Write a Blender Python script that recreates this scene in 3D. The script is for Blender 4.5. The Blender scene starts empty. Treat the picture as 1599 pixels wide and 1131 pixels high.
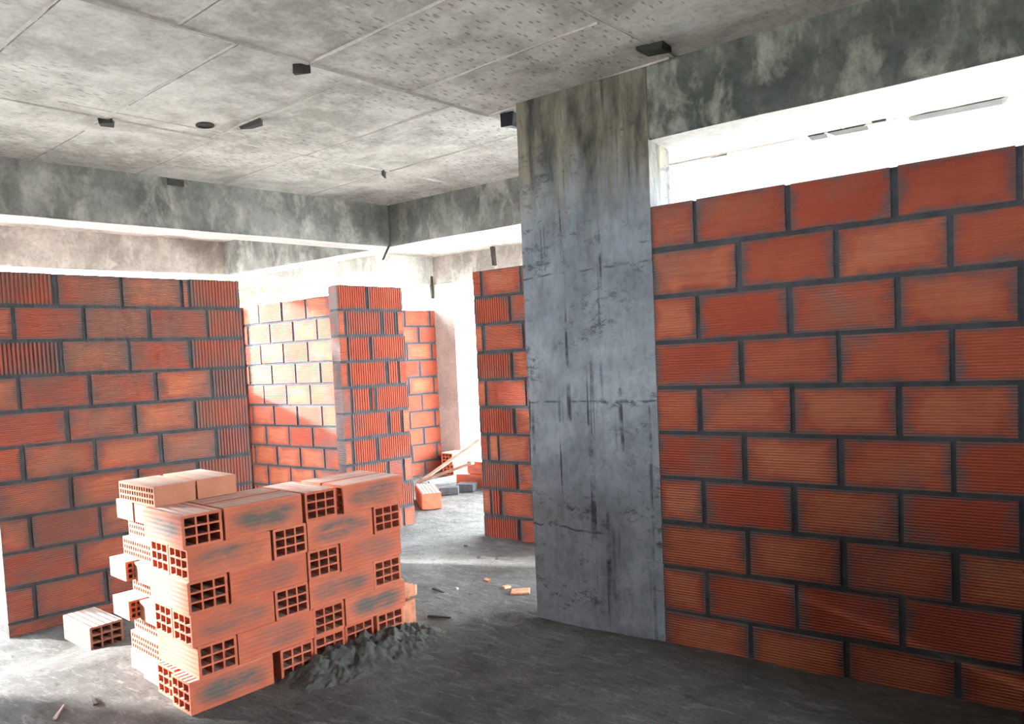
import bpy, bmesh, math, random
from mathutils import Vector, Matrix, noise

S = bpy.context.scene
COL = S.collection
PI = math.pi
random.seed(7)

# ------------------------------------------------------------------ camera
W, H, F = 1599.0, 1131.0, 1150.0
cd = bpy.data.cameras.new('camera')
cam = bpy.data.objects.new('camera', cd)
COL.objects.link(cam)
R = ((0.8123692335147151, 0.5813924260501435, -0.045156122178977354),
     (-0.005784589458794953, -0.06939766079317444, -0.9975723047484972),
     (-0.5831147116678738, 0.810658258212401, -0.053013408007112434))
r, d, f = Vector(R[0]), Vector(R[1]), Vector(R[2])
M = Matrix((r, -d, -f)).transposed().to_4x4()
M.translation = Vector((0, 0, 1.4))
cam.matrix_world = M
cd.sensor_fit = 'HORIZONTAL'
cd.sensor_width = 36.0
cd.lens = 36.0 * F / W
cd.shift_y = (622.64 - H / 2) / W
cd.clip_start = 0.05
cd.clip_end = 300
S.camera = cam

# ------------------------------------------------------------------ world, sun, exposure
SKY = 23.0
SUN = 24.0
wd = bpy.data.worlds.new('sky')
wd.use_nodes = True
nt = wd.node_tree
bg = nt.nodes['Background']
bg.inputs[0].default_value = (0.86, 0.95, 1.0, 1)
bg.inputs[1].default_value = SKY
S.world = wd
sl = bpy.data.lights.new('sun', 'SUN')
sl.energy = SUN
sl.angle = math.radians(3)
sl.color = (1.0, 0.97, 0.92)
so = bpy.data.objects.new('sun', sl)
COL.objects.link(so)
so.rotation_euler = Vector((0.895, 0.356, -0.267)).to_track_quat('-Z', 'Y').to_euler()
S.view_settings.view_transform = 'Standard'
S.view_settings.look = 'None'
S.view_settings.gamma = 1
S.view_settings.use_curve_mapping = False
S.view_settings.exposure = 0.72
S.cycles.use_denoising = True
S.cycles.max_bounces = 10
S.cycles.diffuse_bounces = 6
S.cycles.sample_clamp_indirect = 12

# ------------------------------------------------------------------ materials
class NT:
    def __init__(s, name, rough=0.9):
        s.m = bpy.data.materials.new(name)
        s.m.use_nodes = True
        s.t = s.m.node_tree
        s.b = s.t.nodes['Principled BSDF']
        s.b.inputs['Roughness'].default_value = rough
        s.b.inputs['Specular IOR Level'].default_value = 0.25
    def n(s, kind, **kw):
        x = s.t.nodes.new(kind)
        for k, v in kw.items():
            setattr(x, k, v)
        return x
    def l(s, a, b):
        s.t.links.new(a, b)
    def val(s, v, sock):
        if hasattr(v, 'is_output'):
            s.l(v, sock)
        else:
            sock.default_value = v
    def coord(s, which='Object'):
        return s.n('ShaderNodeTexCoord').outputs[which]
    def mapping(s, vec, scale=(1, 1, 1), rot=(0, 0, 0), loc=(0, 0, 0)):
        x = s.n('ShaderNodeMapping')
        s.l(vec, x.inputs[0])
        x.inputs['Scale'].default_value = scale
        x.inputs['Rotation'].default_value = rot
        x.inputs['Location'].default_value = loc
        return x.outputs[0]
    def noise(s, vec, scale, detail=4, rough=0.6, dist=0.0):
        x = s.n('ShaderNodeTexNoise')
        s.l(vec, x.inputs['Vector'])
        x.inputs['Scale'].default_value = scale
        x.inputs['Detail'].default_value = detail
        x.inputs['Roughness'].default_value = rough
        x.inputs['Distortion'].default_value = dist
        return x.outputs['Fac']
    def vor(s, vec, scale, rnd=1.0, feature='F1'):
        x = s.n('ShaderNodeTexVoronoi', feature=feature, voronoi_dimensions='2D')
        s.l(vec, x.inputs['Vector'])
        x.inputs['Scale'].default_value = scale
        x.inputs['Randomness'].default_value = rnd
        return x.outputs['Distance']
    def ramp(s, fac, a, b, lo=0.0, hi=1.0):
        x = s.n('ShaderNodeMapRange')
        s.l(fac, x.inputs[0])
        x.inputs[1].default_value = a
        x.inputs[2].default_value = b
        x.inputs[3].default_value = lo
        x.inputs[4].default_value = hi
        return x.outputs[0]
    def mix(s, fac, a, b, mode='MIX'):
        x = s.n('ShaderNodeMix', data_type='RGBA', blend_type=mode)
        s.val(fac, x.inputs[0])
        for v, k in ((a, 6), (b, 7)):
            if hasattr(v, 'is_output'):
                s.l(v, x.inputs[k])
            else:
                x.inputs[k].default_value = (v[0], v[1], v[2], 1)
        return x.outputs[2]
    def math(s, op, a, b=0.0):
        x = s.n('ShaderNodeMath', operation=op)
        s.val(a, x.inputs[0])
        s.val(b, x.inputs[1])
        return x.outputs[0]
    def sep(s, vec):
        x = s.n('ShaderNodeSeparateXYZ')
        s.l(vec, x.inputs[0])
        return x.outputs
    def color(s, c):
        s.val(c if hasattr(c, 'is_output') else (c[0], c[1], c[2], 1), s.b.inputs['Base Color'])
    def bump(s, h, strength=0.5, dist=0.01, prev=None):
        x = s.n('ShaderNodeBump')
        x.inputs['Strength'].default_value = strength
        x.inputs['Distance'].default_value = dist
        s.l(h, x.inputs['Height'])
        if prev is not None:
            s.l(prev, x.inputs['Normal'])
        s.l(x.outputs[0], s.b.inputs['Normal'])
        return x.outputs[0]


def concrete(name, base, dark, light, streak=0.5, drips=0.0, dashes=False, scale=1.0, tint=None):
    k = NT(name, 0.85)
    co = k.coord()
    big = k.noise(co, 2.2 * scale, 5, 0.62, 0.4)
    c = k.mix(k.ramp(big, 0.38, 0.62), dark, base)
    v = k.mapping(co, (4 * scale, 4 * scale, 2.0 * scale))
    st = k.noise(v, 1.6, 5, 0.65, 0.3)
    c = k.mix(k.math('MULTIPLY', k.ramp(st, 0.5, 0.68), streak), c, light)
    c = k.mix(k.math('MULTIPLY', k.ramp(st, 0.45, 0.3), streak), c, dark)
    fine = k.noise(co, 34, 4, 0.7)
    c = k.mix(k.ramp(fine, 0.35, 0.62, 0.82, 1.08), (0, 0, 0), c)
    if drips:
        vd = k.mapping(co, (22, 22, 0.9))
        dn = k.noise(vd, 1.0, 3, 0.5)
        br = k.noise(co, 6.0, 4, 0.7)
        msk = k.math('MULTIPLY', k.ramp(dn, 0.60, 0.66), k.ramp(br, 0.46, 0.6))
        c = k.mix(k.math('MULTIPLY', msk, drips), c, (0.035, 0.035, 0.04))
        pz = k.mapping(co, (9, 9, 16))
        pit = k.noise(pz, 1.6, 5, 0.75)
        pm = k.math('MULTIPLY', k.ramp(pit, 0.58, 0.66), k.ramp(k.noise(co, 2.4, 2), 0.45, 0.6))
        c = k.mix(k.math('MULTIPLY', pm, drips), c, (0.05, 0.05, 0.055))
    h = k.noise(co, 20, 6, 0.7)
    n = k.bump(h, 0.5, 0.006)
    if dashes:
        vv = k.mapping(co, (26.0, 8.5, 1.0), (0, 0, 0))
        dd = k.vor(vv, 1.0, 0.95)
        dm = k.math('MULTIPLY', k.ramp(dd, 0.16, 0.10), k.ramp(k.noise(co, 0.8, 2), 0.48, 0.58))
        c = k.mix(k.math('MULTIPLY', dm, 0.6), c, (0.10, 0.095, 0.09))
    k.color(c)
    return k.m


def brick_wall_mat(name, grooves=True, dull=0.45):
    """Reads the colour attribute cell = (random, u, v, kind) of each brick face."""
    k = NT(name, 0.8)
    a = k.n('ShaderNodeAttribute', attribute_name='cell')
    rgb = k.n('ShaderNodeSeparateColor')
    k.l(a.outputs['Color'], rgb.inputs[0])
    rnd, u, v = rgb.outputs[0], rgb.outputs[1], rgb.outputs[2]
    co = k.coord()
    red = k.mix(rnd, (0.31, 0.052, 0.026), (0.36, 0.095, 0.048))
    red = k.mix(k.ramp(k.noise(co, 5, 4, 0.6), 0.4, 0.62), red, (0.27, 0.05, 0.028))
    # worn, paler clay towards the middle of many bricks
    du = k.math('ABSOLUTE', k.math('SUBTRACT', u, 0.5))
    dv = k.math('ABSOLUTE', k.math('SUBTRACT', v, 0.5))
    edge = k.math('MAXIMUM', du, dv)
    wob = k.math('ADD', edge, k.math('MULTIPLY', k.math('SUBTRACT', k.noise(co, 13, 3), 0.5), 0.32))
    mid = k.math('MULTIPLY', k.ramp(wob, 0.42, 0.28), k.ramp(rnd, 0.25, 0.7))
    st = k.noise(k.mapping(co, (3, 3, 60)), 1.0, 3)
    c = k.mix(k.math('MULTIPLY', mid, k.ramp(st, 0.3, 0.65, 0.25, 0.6)), red, (0.43, 0.155, 0.082))
    # mortar smeared over the edges
    sm = k.math('MULTIPLY', k.ramp(wob, 0.39, 0.52), 0.85)
    c = k.mix(sm, c, (0.085, 0.082, 0.085))
    c = k.mix(k.math('MULTIPLY', k.ramp(k.noise(co, 2.6, 3, 0.6), 0.54 if dull < 0.5 else 0.3, 0.7 if dull < 0.5 else 0.6), dull), c, (0.12, 0.105, 0.10) if dull < 0.5 else (0.105, 0.085, 0.075))
    k.color(c)
    uv = k.n('ShaderNodeUVMap', uv_map='UVMap').outputs[0]
    w = k.math('SINE', k.math('MULTIPLY', k.sep(uv)[1], 2 * PI / 0.0118))
    n = k.bump(w, 0.7 if grooves else 0.2, 0.0028)
    k.bump(k.noise(co, 60, 4), 0.25, 0.003, n)
    return k.m


def mortar_mat(name, col):
    k = NT(name, 0.95)
    co = k.coord()
    c = k.mix(k.ramp(k.noise(co, 9, 5, 0.7), 0.35, 0.65), [x * 0.62 for x in col], col)
    k.color(c)
    k.bump(k.noise(co, 45, 5, 0.7), 0.8, 0.006)
    return k.m


def stack_brick_mat(name, c1, c2, smudge=1.0, pitch=0.034):
    k = NT(name, 0.8)
    co = k.coord()
    rn = k.n('ShaderNodeObjectInfo').outputs['Random']
    off = k.n('ShaderNodeVectorMath', operation='ADD')
    k.l(co, off.inputs[0])
    cx = k.n('ShaderNodeCombineXYZ')
    for i in range(3):
        k.l(k.math('MULTIPLY', rn, 37.0 + 11 * i), cx.inputs[i])
    k.l(cx.outputs[0], off.inputs[1])
    p = off.outputs[0]
    c = k.mix(rn, c1, c2)
    c = k.mix(k.math('MULTIPLY', k.ramp(k.noise(p, 9, 4), 0.4, 0.7), 0.5), c, [x * 0.72 for x in c1])
    xyz = k.sep(co)
    # soot smudge in the middle of each long face
    ex = k.math('DIVIDE', k.math('ABSOLUTE', xyz[0]), 0.17)
    ez = k.math('DIVIDE', k.math('ABSOLUTE', k.math('SUBTRACT', xyz[2], 0.069)), 0.06)
    rr = k.math('ADD', k.math('POWER', ex, 3.0), k.math('POWER', ez, 2.0))
    sm = k.noise(k.mapping(p, (5, 5, 16)), 1.0, 4, 0.6)
    m = k.math('MULTIPLY', k.ramp(rr, 1.15, 0.25), k.ramp(sm, 0.32, 0.58))
    m = k.math('MULTIPLY', m, k.ramp(rn, 0.0, 0.6, 0.45, 0.95))
    c = k.mix(k.math('MULTIPLY', m, smudge), c, (0.115, 0.105, 0.095))
    nn = k.n('ShaderNodeNewGeometry')
    up = k.ramp(k.sep(nn.outputs['Normal'])[2], 0.6, 0.9)
    dust = k.ramp(k.noise(k.mapping(p, (2, 30, 2)), 1.0, 3), 0.3, 0.6, 0.25, 0.75)
    c = k.mix(k.math('MULTIPLY', up, dust), c, (0.60, 0.50, 0.46))
    k.color(c)
    wy = k.math('SINE', k.math('MULTIPLY', xyz[1], 2 * PI / pitch))
    wz = k.math('SINE', k.math('MULTIPLY', xyz[2], 2 * PI / (pitch * 0.6)))
    tx = k.n('ShaderNodeVectorTransform', vector_type='NORMAL', convert_from='WORLD', convert_to='OBJECT')
    k.l(nn.outputs['Normal'], tx.inputs[0])
    az = k.math('ABSOLUTE', k.sep(tx.outputs[0])[2])
    ay = k.math('ABSOLUTE', k.sep(tx.outputs[0])[1])
    h = k.math('ADD', k.math('MULTIPLY', wy, az), k.math('MULTIPLY', wz, k.math('MULTIPLY', ay, 0.12)))
    n = k.bump(h, 0.8, 0.006)
    k.bump(k.noise(co, 70, 4), 0.3, 0.002, n)
    return k.m


def plain(name, c, rough=0.85, var=0.3, scale=12, bump=0.4, stretch=(1, 1, 1)):
    k = NT(name, rough)
    co = k.mapping(k.coord(), stretch)
    n = k.noise(co, scale, 4, 0.6)
    k.color(k.mix(k.ramp(n, 0.35, 0.65), [x * (1 - var) for x in c], [min(1, x * (1 + var)) for x in c]))
    if bump:
        k.bump(n, bump, 0.004)
    return k.m


M_CEIL = concrete('cast_ceiling_concrete', (0.55, 0.53, 0.495), (0.33, 0.315, 0.285), (0.64, 0.625, 0.60), 0.5, 0, True, 1.25)
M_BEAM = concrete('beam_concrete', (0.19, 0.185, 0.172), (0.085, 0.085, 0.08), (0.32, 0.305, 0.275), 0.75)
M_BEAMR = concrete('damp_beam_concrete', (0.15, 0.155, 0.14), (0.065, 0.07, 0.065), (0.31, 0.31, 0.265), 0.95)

def column_mat():
    k = NT('column_concrete', 0.8)
    co = k.coord()
    z = k.sep(co)[2]
    big = k.noise(co, 2.0, 5, 0.62, 0.4)
    c = k.mix(k.ramp(big, 0.36, 0.62), (0.14, 0.15, 0.168), (0.26, 0.28, 0.315))
    fine = k.noise(k.mapping(co, (1, 1, 0.4)), 30, 4, 0.7)
    c = k.mix(k.ramp(fine, 0.35, 0.6, 0.8, 1.06), (0, 0, 0), c)
    # old damp stain of the beam joint, running down in tongues
    edge = k.math('ADD', z, k.math('MULTIPLY', k.math('SUBTRACT', k.noise(k.mapping(co, (9, 9, 1.2)), 1.2, 5, 0.7), 0.5), 0.9))
    edge = k.math('SUBTRACT', edge, k.math('MULTIPLY', k.sep(co)[0], -0.12))
    head = k.ramp(edge, 1.75, 2.2)
    st = k.noise(k.mapping(co, (6, 6, 1.3)), 1.5, 5, 0.65, 0.3)
    hc = k.mix(k.ramp(st, 0.38, 0.66), (0.036, 0.034, 0.030), (0.20, 0.175, 0.135))
    c = k.mix(head, c, hc)
    # thin black runs
    dn = k.noise(k.mapping(co, (20, 20, 0.7)), 1.0, 3, 0.5)
    m = k.math('MULTIPLY', k.ramp(dn, 0.585, 0.65), k.ramp(k.noise(co, 5.0, 4, 0.7), 0.44, 0.58))
    c = k.mix(k.math('MULTIPLY', m, 0.9), c, (0.03, 0.03, 0.035))
    # blotches where the skin came off with the formwork
    pit = k.noise(k.mapping(co, (8, 8, 14)), 1.6, 6, 0.78)
    pm = k.math('MULTIPLY', k.ramp(pit, 0.53, 0.61), k.ramp(k.noise(k.mapping(co, (2.2, 2.2, 3.2), (0, 0, 0), (0, 0, 0.4)), 1.0, 2), 0.44, 0.58))
    c = k.mix(k.math('MULTIPLY', pm, 0.85), c, (0.055, 0.06, 0.065))
    for z0, sl in ((0.50, -0.05), (1.17, 0.0), (1.83, 0.03)):
        w = k.math('ADD', k.math('SUBTRACT', z, z0), k.math('ADD', k.math('MULTIPLY', k.math('ADD', k.sep(co)[0], 1.85), -sl), k.math('MULTIPLY', k.math('SUBTRACT', k.noise(co, 9, 3), 0.5), 0.035)))
        ln = k.math('MULTIPLY', k.ramp(k.math('ABSOLUTE', w), 0.007, 0.003), k.ramp(k.noise(co, 11, 3), 0.42, 0.56))
        c = k.mix(k.math('MULTIPLY', ln, 0.8), c, (0.05, 0.05, 0.055))
    k.color(c)
    k.bump(k.noise(co, 18, 6, 0.72), 0.5, 0.006)
    return k.m
M_COLUMN = column_mat()
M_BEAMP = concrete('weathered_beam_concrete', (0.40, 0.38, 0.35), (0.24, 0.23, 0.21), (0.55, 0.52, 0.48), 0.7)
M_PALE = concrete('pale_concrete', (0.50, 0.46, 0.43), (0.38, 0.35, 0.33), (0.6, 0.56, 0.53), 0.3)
M_SEAM_SHADOW = concrete('board_seam_shadow_tone', (0.22, 0.21, 0.19), (0.10, 0.095, 0.09), (0.45, 0.44, 0.42), 0.6, scale=3.0)  # dark tone for the shadow lines of the fins
M_BRICK = brick_wall_mat('wall_brick_clay')
M_BRICK_DULL = brick_wall_mat('smeared_wall_brick_clay', True, 0.62)
M_BRICK_DUSTY = brick_wall_mat('dusty_wall_brick_clay', True, 0.49)
M_MORTAR = mortar_mat('wall_mortar', (0.062, 0.066, 0.073))
M_STACK = stack_brick_mat('stacked_brick_clay', (0.52, 0.125, 0.068), (0.58, 0.165, 0.092))
M_KK = stack_brick_mat('perforated_brick_clay', (0.50, 0.20, 0.12), (0.60, 0.28, 0.18), 0.0, 5.0)
M_WOOD = plain('weathered_timber', (0.55, 0.48, 0.40), 0.8, 0.35, 8, 0.4, (1, 8, 8))
M_DARKWOOD = plain('tarred_timber', (0.035, 0.031, 0.028), 0.85, 0.3)
M_GREYBLOCK = plain('grey_cement_block', (0.06, 0.065, 0.075), 0.95, 0.25, 20)
M_SHARD = plain('broken_clay', (0.52, 0.22, 0.13), 0.85, 0.25, 20)
M_HEAP = mortar_mat('dried_mortar', (0.115, 0.117, 0.11))
M_LEAF = plain('leaf_green', (0.22, 0.42, 0.08), 0.6, 0.4, 3, 0)
M_BARK = plain('bark', (0.2, 0.15, 0.1), 0.9, 0.3)


def floor_mat():
    k = NT('cement_floor', 0.9)
    k.b.inputs['Specular IOR Level'].default_value = 0.2
    co = k.coord()
    c = k.mix(k.ramp(k.noise(co, 1.6, 6, 0.65, 0.5), 0.36, 0.64), (0.13, 0.127, 0.12), (0.26, 0.255, 0.25))
    # scraped, paler crust in short strokes
    stv = k.mapping(co, (2.2, 9, 2), (0, 0, 0.5))
    c = k.mix(k.math('MULTIPLY', k.ramp(k.noise(stv, 2.6, 8, 0.8, 0.8), 0.52, 0.66), 0.8), c, (0.40, 0.40, 0.395))
    c = k.mix(k.math('MULTIPLY', k.ramp(k.noise(k.mapping(co, (3, 8, 3), (0, 0, 1.2), (7, 3, 1)), 3.0, 7, 0.78), 0.54, 0.66), 0.75), c, (0.075, 0.072, 0.066))
    c = k.mix(k.ramp(k.noise(co, 60, 5, 0.8), 0.38, 0.55, 0.65, 1.0), (0.07, 0.07, 0.07), c)
    k.color(c)
    n = k.bump(k.noise(co, 9, 9, 0.78, 1.0), 1.0, 0.07)
    k.bump(k.noise(co, 45, 6, 0.8), 0.8, 0.01, n)
    return k.m


M_FLOOR = floor_mat()

# ------------------------------------------------------------------ helpers
def link(name, me, mat, parent=None):
    o = bpy.data.objects.new(name, me)
    COL.objects.link(o)
    for m in (mat if isinstance(mat, (list, tuple)) else [mat]):
        if m is not None:
            me.materials.append(m)
    if parent:
        o.parent = parent
    return o

def finish(bm, name, mat, parent=None, smooth=False):
    me = bpy.data.meshes.new(name)
    bm.normal_update()
    bm.to_mesh(me)
    bm.free()
    if smooth:
        for p in me.polygons:
            p.use_smooth = True
    return link(name, me, mat, parent)

def struct(o):
    o['kind'] = 'structure'
    return o

def tag(o, label, cat, group=None):
    o['label'] = label
    o['category'] = cat
    if group:
        o['group'] = group
    return o

def prism(bm, pts, z0, z1, mat=0):
    """vertical prism over a plan polygon"""
    a = [bm.verts.new((p[0], p[1], z0)) for p in pts]
    b = [bm.verts.new((p[0], p[1], z1)) for p in pts]
    n = len(pts)
    fs = [bm.faces.new(a[::-1]), bm.faces.new(b)]
    for i in range(n):
        fs.append(bm.faces.new((a[i], a[(i + 1) % n], b[(i + 1) % n], b[i])))
    for q in fs:
        q.material_index = mat
    bmesh.ops.recalc_face_normals(bm, faces=fs)
    return fs

def boxm(bm, mtx, lo, hi, mat=0):
    vs = []
    for x in (lo[0], hi[0]):
        for y in (lo[1], hi[1]):
            for z in (lo[2], hi[2]):
                vs.append(bm.verts.new(mtx @ Vector((x, y, z))))
    fs = []
    for i in ((0, 1, 3, 2), (4, 6, 7, 5), (0, 4, 5, 1), (2, 3, 7, 6), (0, 2, 6, 4), (1, 5, 7, 3)):
        q = bm.faces.new([vs[j] for j in i])
        q.material_index = mat
        fs.append(q)
    return fs

ANG = 1.3678511288388828                      # the building's second axis, 78.4 degrees from the first
BD = Vector((math.cos(ANG), math.sin(ANG), 0))
BN = Vector((math.sin(ANG), -math.cos(ANG), 0))   # faces the camera's side (+X)
XD = Vector((1, 0, 0))
XN = Vector((0, -1, 0))
ZC, ZB = 2.735, 2.395                         # ceiling, underside of the beams

def frame(org, d, n):
    """columns: along the wall, inwards (away from the viewer), up"""
    m = Matrix.Identity(4)
    for i, v in enumerate((d, -n, Vector((0, 0, 1)))):
        for j in range(3):
            m[j][i] = v[j]
    m.translation = org
    return m

# ------------------------------------------------------------------ ground, floor
bm = bmesh.new()
g = [bm.verts.new(p) for p in ((-90, -90, -0.35), (90, -90, -0.35), (90, 90, -0.35), (-90, 90, -0.35))]
bm.faces.new(g)
struct(finish(bm, 'ground', plain('pale_ground', (0.55, 0.54, 0.5), 0.95, 0.15, 2, 0)))

def sst(a, b, x):
    t = max(0.0, min(1.0, (x - a) / (b - a)))
    return t * t * (3 - 2 * t)

STACK_O = Vector((-2.83, 1.60, 0))
TH = math.radians(84.3)
SU = Vector((math.cos(TH), math.sin(TH), 0))
SM = Vector((-math.sin(TH), math.cos(TH), 0))

def floor_h(x, y):
    p = Vector((x, y, 0))
    h = 0.011 * noise.noise(p * 2.3) + 0.007 * noise.noise(p * 7.0) + 0.004 * noise.noise(p * 19)
    q = p - STACK_O
    s, t = q.dot(SU), q.dot(SM)
    flat = sst(0.25, 0.0, max(-s, s - 1.25, -t, t - 0.75, 0))
    h = h * (1 - flat) - 0.004 * flat
    h -= 0.112 * sst(3.75, 4.55, -x) * sst(3.9, 3.3, y)
    # crusted ridge and the shallow crater beside the column
    dx, dy = x + 2.32, y - 3.06
    rr = math.hypot(dx, dy * 1.2)
    h += 0.03 * math.exp(-((rr - 0.13) / 0.045) ** 2)
    h += 0.018 * math.exp(-((y - 2.86 - 0.1 * math.sin(x * 4)) / 0.07) ** 2) * sst(-2.9, -2.5, x) * sst(-1.4, -1.9, x)
    return h

def grid(bm, x0, x1, y0, y1, step):
    nx, ny = int(round((x1 - x0) / step)), int(round((y1 - y0) / step))
    vs = [[bm.verts.new((x0 + (x1 - x0) * i / nx, y0 + (y1 - y0) * j / ny, 0)) for j in range(ny + 1)] for i in range(nx + 1)]
    for i in range(nx + 1):
        for j in range(ny + 1):
            v = vs[i][j]
            v.co.z = floor_h(v.co.x, v.co.y)
    for i in range(nx):
        for j in range(ny):
            bm.faces.new((vs[i][j], vs[i + 1][j], vs[i + 1][j + 1], vs[i][j + 1]))
bm = bmesh.new()
grid(bm, -7.2, 2.0, -2.8, 7.9, 0.045)
struct(finish(bm, 'floor', M_FLOOR, smooth=True))

# ------------------------------------------------------------------ ceiling with the raised seams of its boards
bm = bmesh.new()
BC = Vector((-4.99, 1.85, 0))                 # a point of the left beam's inner face
def on_b(y, off=0.0, base=BC):
    t = (y - base.y) / BD.y
    p = base + BD * t - BN * off / 1.0
    return (p.x, p.y)
main = [(on_b(-2.9)[0] - 0.27, -2.9), (1.95, -2.9), (1.95, 4.78), (on_b(4.78)[0] - 0.27, 4.78)]
prism(bm, main, ZC, ZC + 0.2)
prism(bm, [(on_b(-2.9)[0] - 2.7, -2.9), (on_b(-2.9)[0] - 0.271, -2.9), (on_b(4.78)[0] - 0.271, 4.78), (-7.2, 4.78)], ZC, ZC + 0.2)
prism(bm, [(-7.2, 4.781), (1.95, 4.781), (1.95, 7.6), (-6.6, 7.6)], ZC, ZC + 0.2)
def seam(p, q, w=0.010, hgt=0.007):
    p, q = Vector((p[0], p[1], 0)), Vector((q[0], q[1], 0))
    dd = (q - p)
    nseg = max(1, int(dd.length / 0.12))
    nn = Vector((-dd.y, dd.x, 0)).normalized()
    prev = None
    for i in range(nseg + 1):
        c = p + dd * i / nseg + nn * 0.004 * noise.noise(Vector((i * 0.7, p.x, p.y)))
        hh = hgt * (0.35 + 0.9 * abs(noise.noise(Vector((i * 0.45, p.y * 3, p.x)))) * 2)
        ring = [bm.verts.new((c + nn * w * k).to_tuple()[:2] + (z,)) for k, z in ((-1, ZC), (-0.25, ZC - hh), (0.3, ZC - hh * 0.8), (1.3, ZC))]
        if prev:
            for a in range(3):
                q = bm.faces.new((prev[a], prev[a + 1], ring[a + 1], ring[a]))
                q.material_index = 1 if a == 2 and noise.noise(Vector((i * 0.35, p.x, 5))) > -0.25 else (2 if a == 0 else 0)  # dark and pale flanks: shadow line and lit edge put into the colour
        prev = ring
def bline(x, y):
    return lambda yy: (x + (yy - y) * 0.143, yy)
B1, B2, B3 = bline(-2.60, 2.18), bline(-3.93, 1.75), bline(-1.37, 3.0)
seam(B1(-1.5), B1(4.5), 0.015, 0.014)
seam(B2(-1.5), B2(4.5), 0.010, 0.006)
seam((-3.83, 1.7), (-3.60, 3.155), 0.008, 0.004)
seam(B3(-1.5), B3(3.24), 0.008, 0.004)
def aseam(x0, x1, y, k=-0.055, w=0.009, h=0.006):
    seam((x0, y), (x1, y + k * (x1 - x0)), w, h)
for y in (0.10, 0.72, 1.33, 1.95, 2.50, 3.10, 3.74):
    aseam(-3.92 + (y - 1.75) * 0.143, -2.62 + (y - 2.18) * 0.143, y)
for y in (-0.1, 0.5, 1.07, 1.64, 2.20, 2.76, 3.29):
    aseam(-2.60 + (y - 2.18) * 0.143, -1.40 + (y - 3.0) * 0.143, y)
for y in (0.3, 0.95, 2.02, 2.6, 3.14, 3.8):
    aseam(-5.0 + (y - 1.85) * 0.206, -3.95 + (y - 1.75) * 0.143, y, -0.06, 0.008, 0.003)
for y in (0.4, 1.2, 2.0):
    aseam(-1.35, 1.9, y, -0.02, 0.008, 0.004)
aseam(-2.2, 1.9, 5.02, 0.0, 0.012, 0.01)
for y in (5.3, 6.2):
    aseam(-6.7, -2.2, y, -0.03)
for x in (-5.4, -4.2, -3.0):
    seam((x, 4.8), (x + 0.4, 7.5))
for x in (-1.2, 0.0, 1.2):
    seam((x, 3.5), (x + 0.5, 7.0), 0.008, 0.004)
struct(finish(bm, 'ceiling', [M_CEIL, M_SEAM_SHADOW, M_PALE]))

# ------------------------------------------------------------------ beams (each one cast member)
def beam(name, p0, d, n, length, depth=0.26, zb=ZB, zt=ZC + 0.2, mat=M_BEAM, inset=0.0):
    bm = bmesh.new()
    fr = frame(Vector(p0), d, n)
    nseg = max(2, int(length / 0.25))
    rows = []
    for i in range(nseg + 1):
        x = length * i / nseg
        wz = 0.006 * noise.noise(Vector((x * 2.0, p0[0], p0[1])))
        wy = 0.004 * noise.noise(Vector((x * 1.7, p0[1], 3.1)))
        rows.append([bm.verts.new(fr @ Vector(v)) for v in ((x, wy, zt), (x, wy, zb + 0.012 + wz), (x, wy + 0.012, zb + wz), (x, depth - 0.012, zb + wz), (x, depth, zb + 0.012 + wz), (x, depth, zt))])
    for a, b in zip(rows, rows[1:]):
        for j in range(6):
            k = (j + 1) % 6
            q = bm.faces.new((a[j], b[j], b[k], a[k]))
            q.material_index = 1 if j == 2 else 0  # paler underside: glare put into the colour
    bm.faces.new(rows[0])
    bm.faces.new(rows[-1][::-1])
    bmesh.ops.recalc_face_normals(bm, faces=bm.faces)
    return struct(finish(bm, name, [mat, M_PALE]))

bcy = lambda y: Vector(on_b(y) + (0,))
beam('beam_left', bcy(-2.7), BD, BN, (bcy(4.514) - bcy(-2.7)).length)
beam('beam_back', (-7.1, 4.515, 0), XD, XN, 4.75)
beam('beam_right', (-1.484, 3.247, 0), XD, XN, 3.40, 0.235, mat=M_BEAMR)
DP = Vector((-6.8, 4.58, 0))
beam('beam_patio', DP - BD * 2.6, BD, BN, 2.57, zt=4.0, mat=M_BEAMP)  # unseen upper part added to keep high sun out
beam('beam_sun_baffle', DP - BD * 7.6, BD, BN, 4.98, zb=2.25, zt=4.0)  # added unseen, hung low to trim the sun beyond the stack
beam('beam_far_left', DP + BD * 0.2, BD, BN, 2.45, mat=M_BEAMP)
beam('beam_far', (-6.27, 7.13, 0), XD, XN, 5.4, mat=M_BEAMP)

# ------------------------------------------------------------------ columns
def column(name, x0, x1, y0, y1, z1, mats, zsplit=None, seams=()):
    bm = bmesh.new()
    zs = [-0.3] + sorted(seams) + ([zsplit] if zsplit else []) + [z1]
    zs = sorted(set(zs))
    rings = []
    for z in zs:
        j = 0.003 * math.sin(z * 5)
        rings.append([bm.verts.new(v) for v in ((x0 + j, y0, z), (x1 + j * 0.5, y0, z), (x1, y1, z), (x0, y1, z))])
    for i, (a, b) in enumerate(zip(rings, rings[1:])):
        for k in range(4):
            q = bm.faces.new((a[k], a[(k + 1) % 4], b[(k + 1) % 4], b[k]))
            q.material_index = 1 if zsplit and zs[i] >= zsplit - 1e-6 else 0
    bm.faces.new(rings[0][::-1])
    bm.faces.new(rings[-1])
    for z in seams:                       # thin raised lines where formwork boards met
        for k in range(6):
            xa = x0 + (x1 - x0) * (k / 6 + 0.02 * random.random())
            xb = xa + (x1 - x0) * random.uniform(0.06, 0.15)
            boxm(bm, Matrix.Identity(4), (xa, y0 - 0.003, z - 0.004 + 0.006 * random.random()), (xb, y0 + 0.01, z + 0.004))
    return struct(finish(bm, name, mats))

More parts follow.
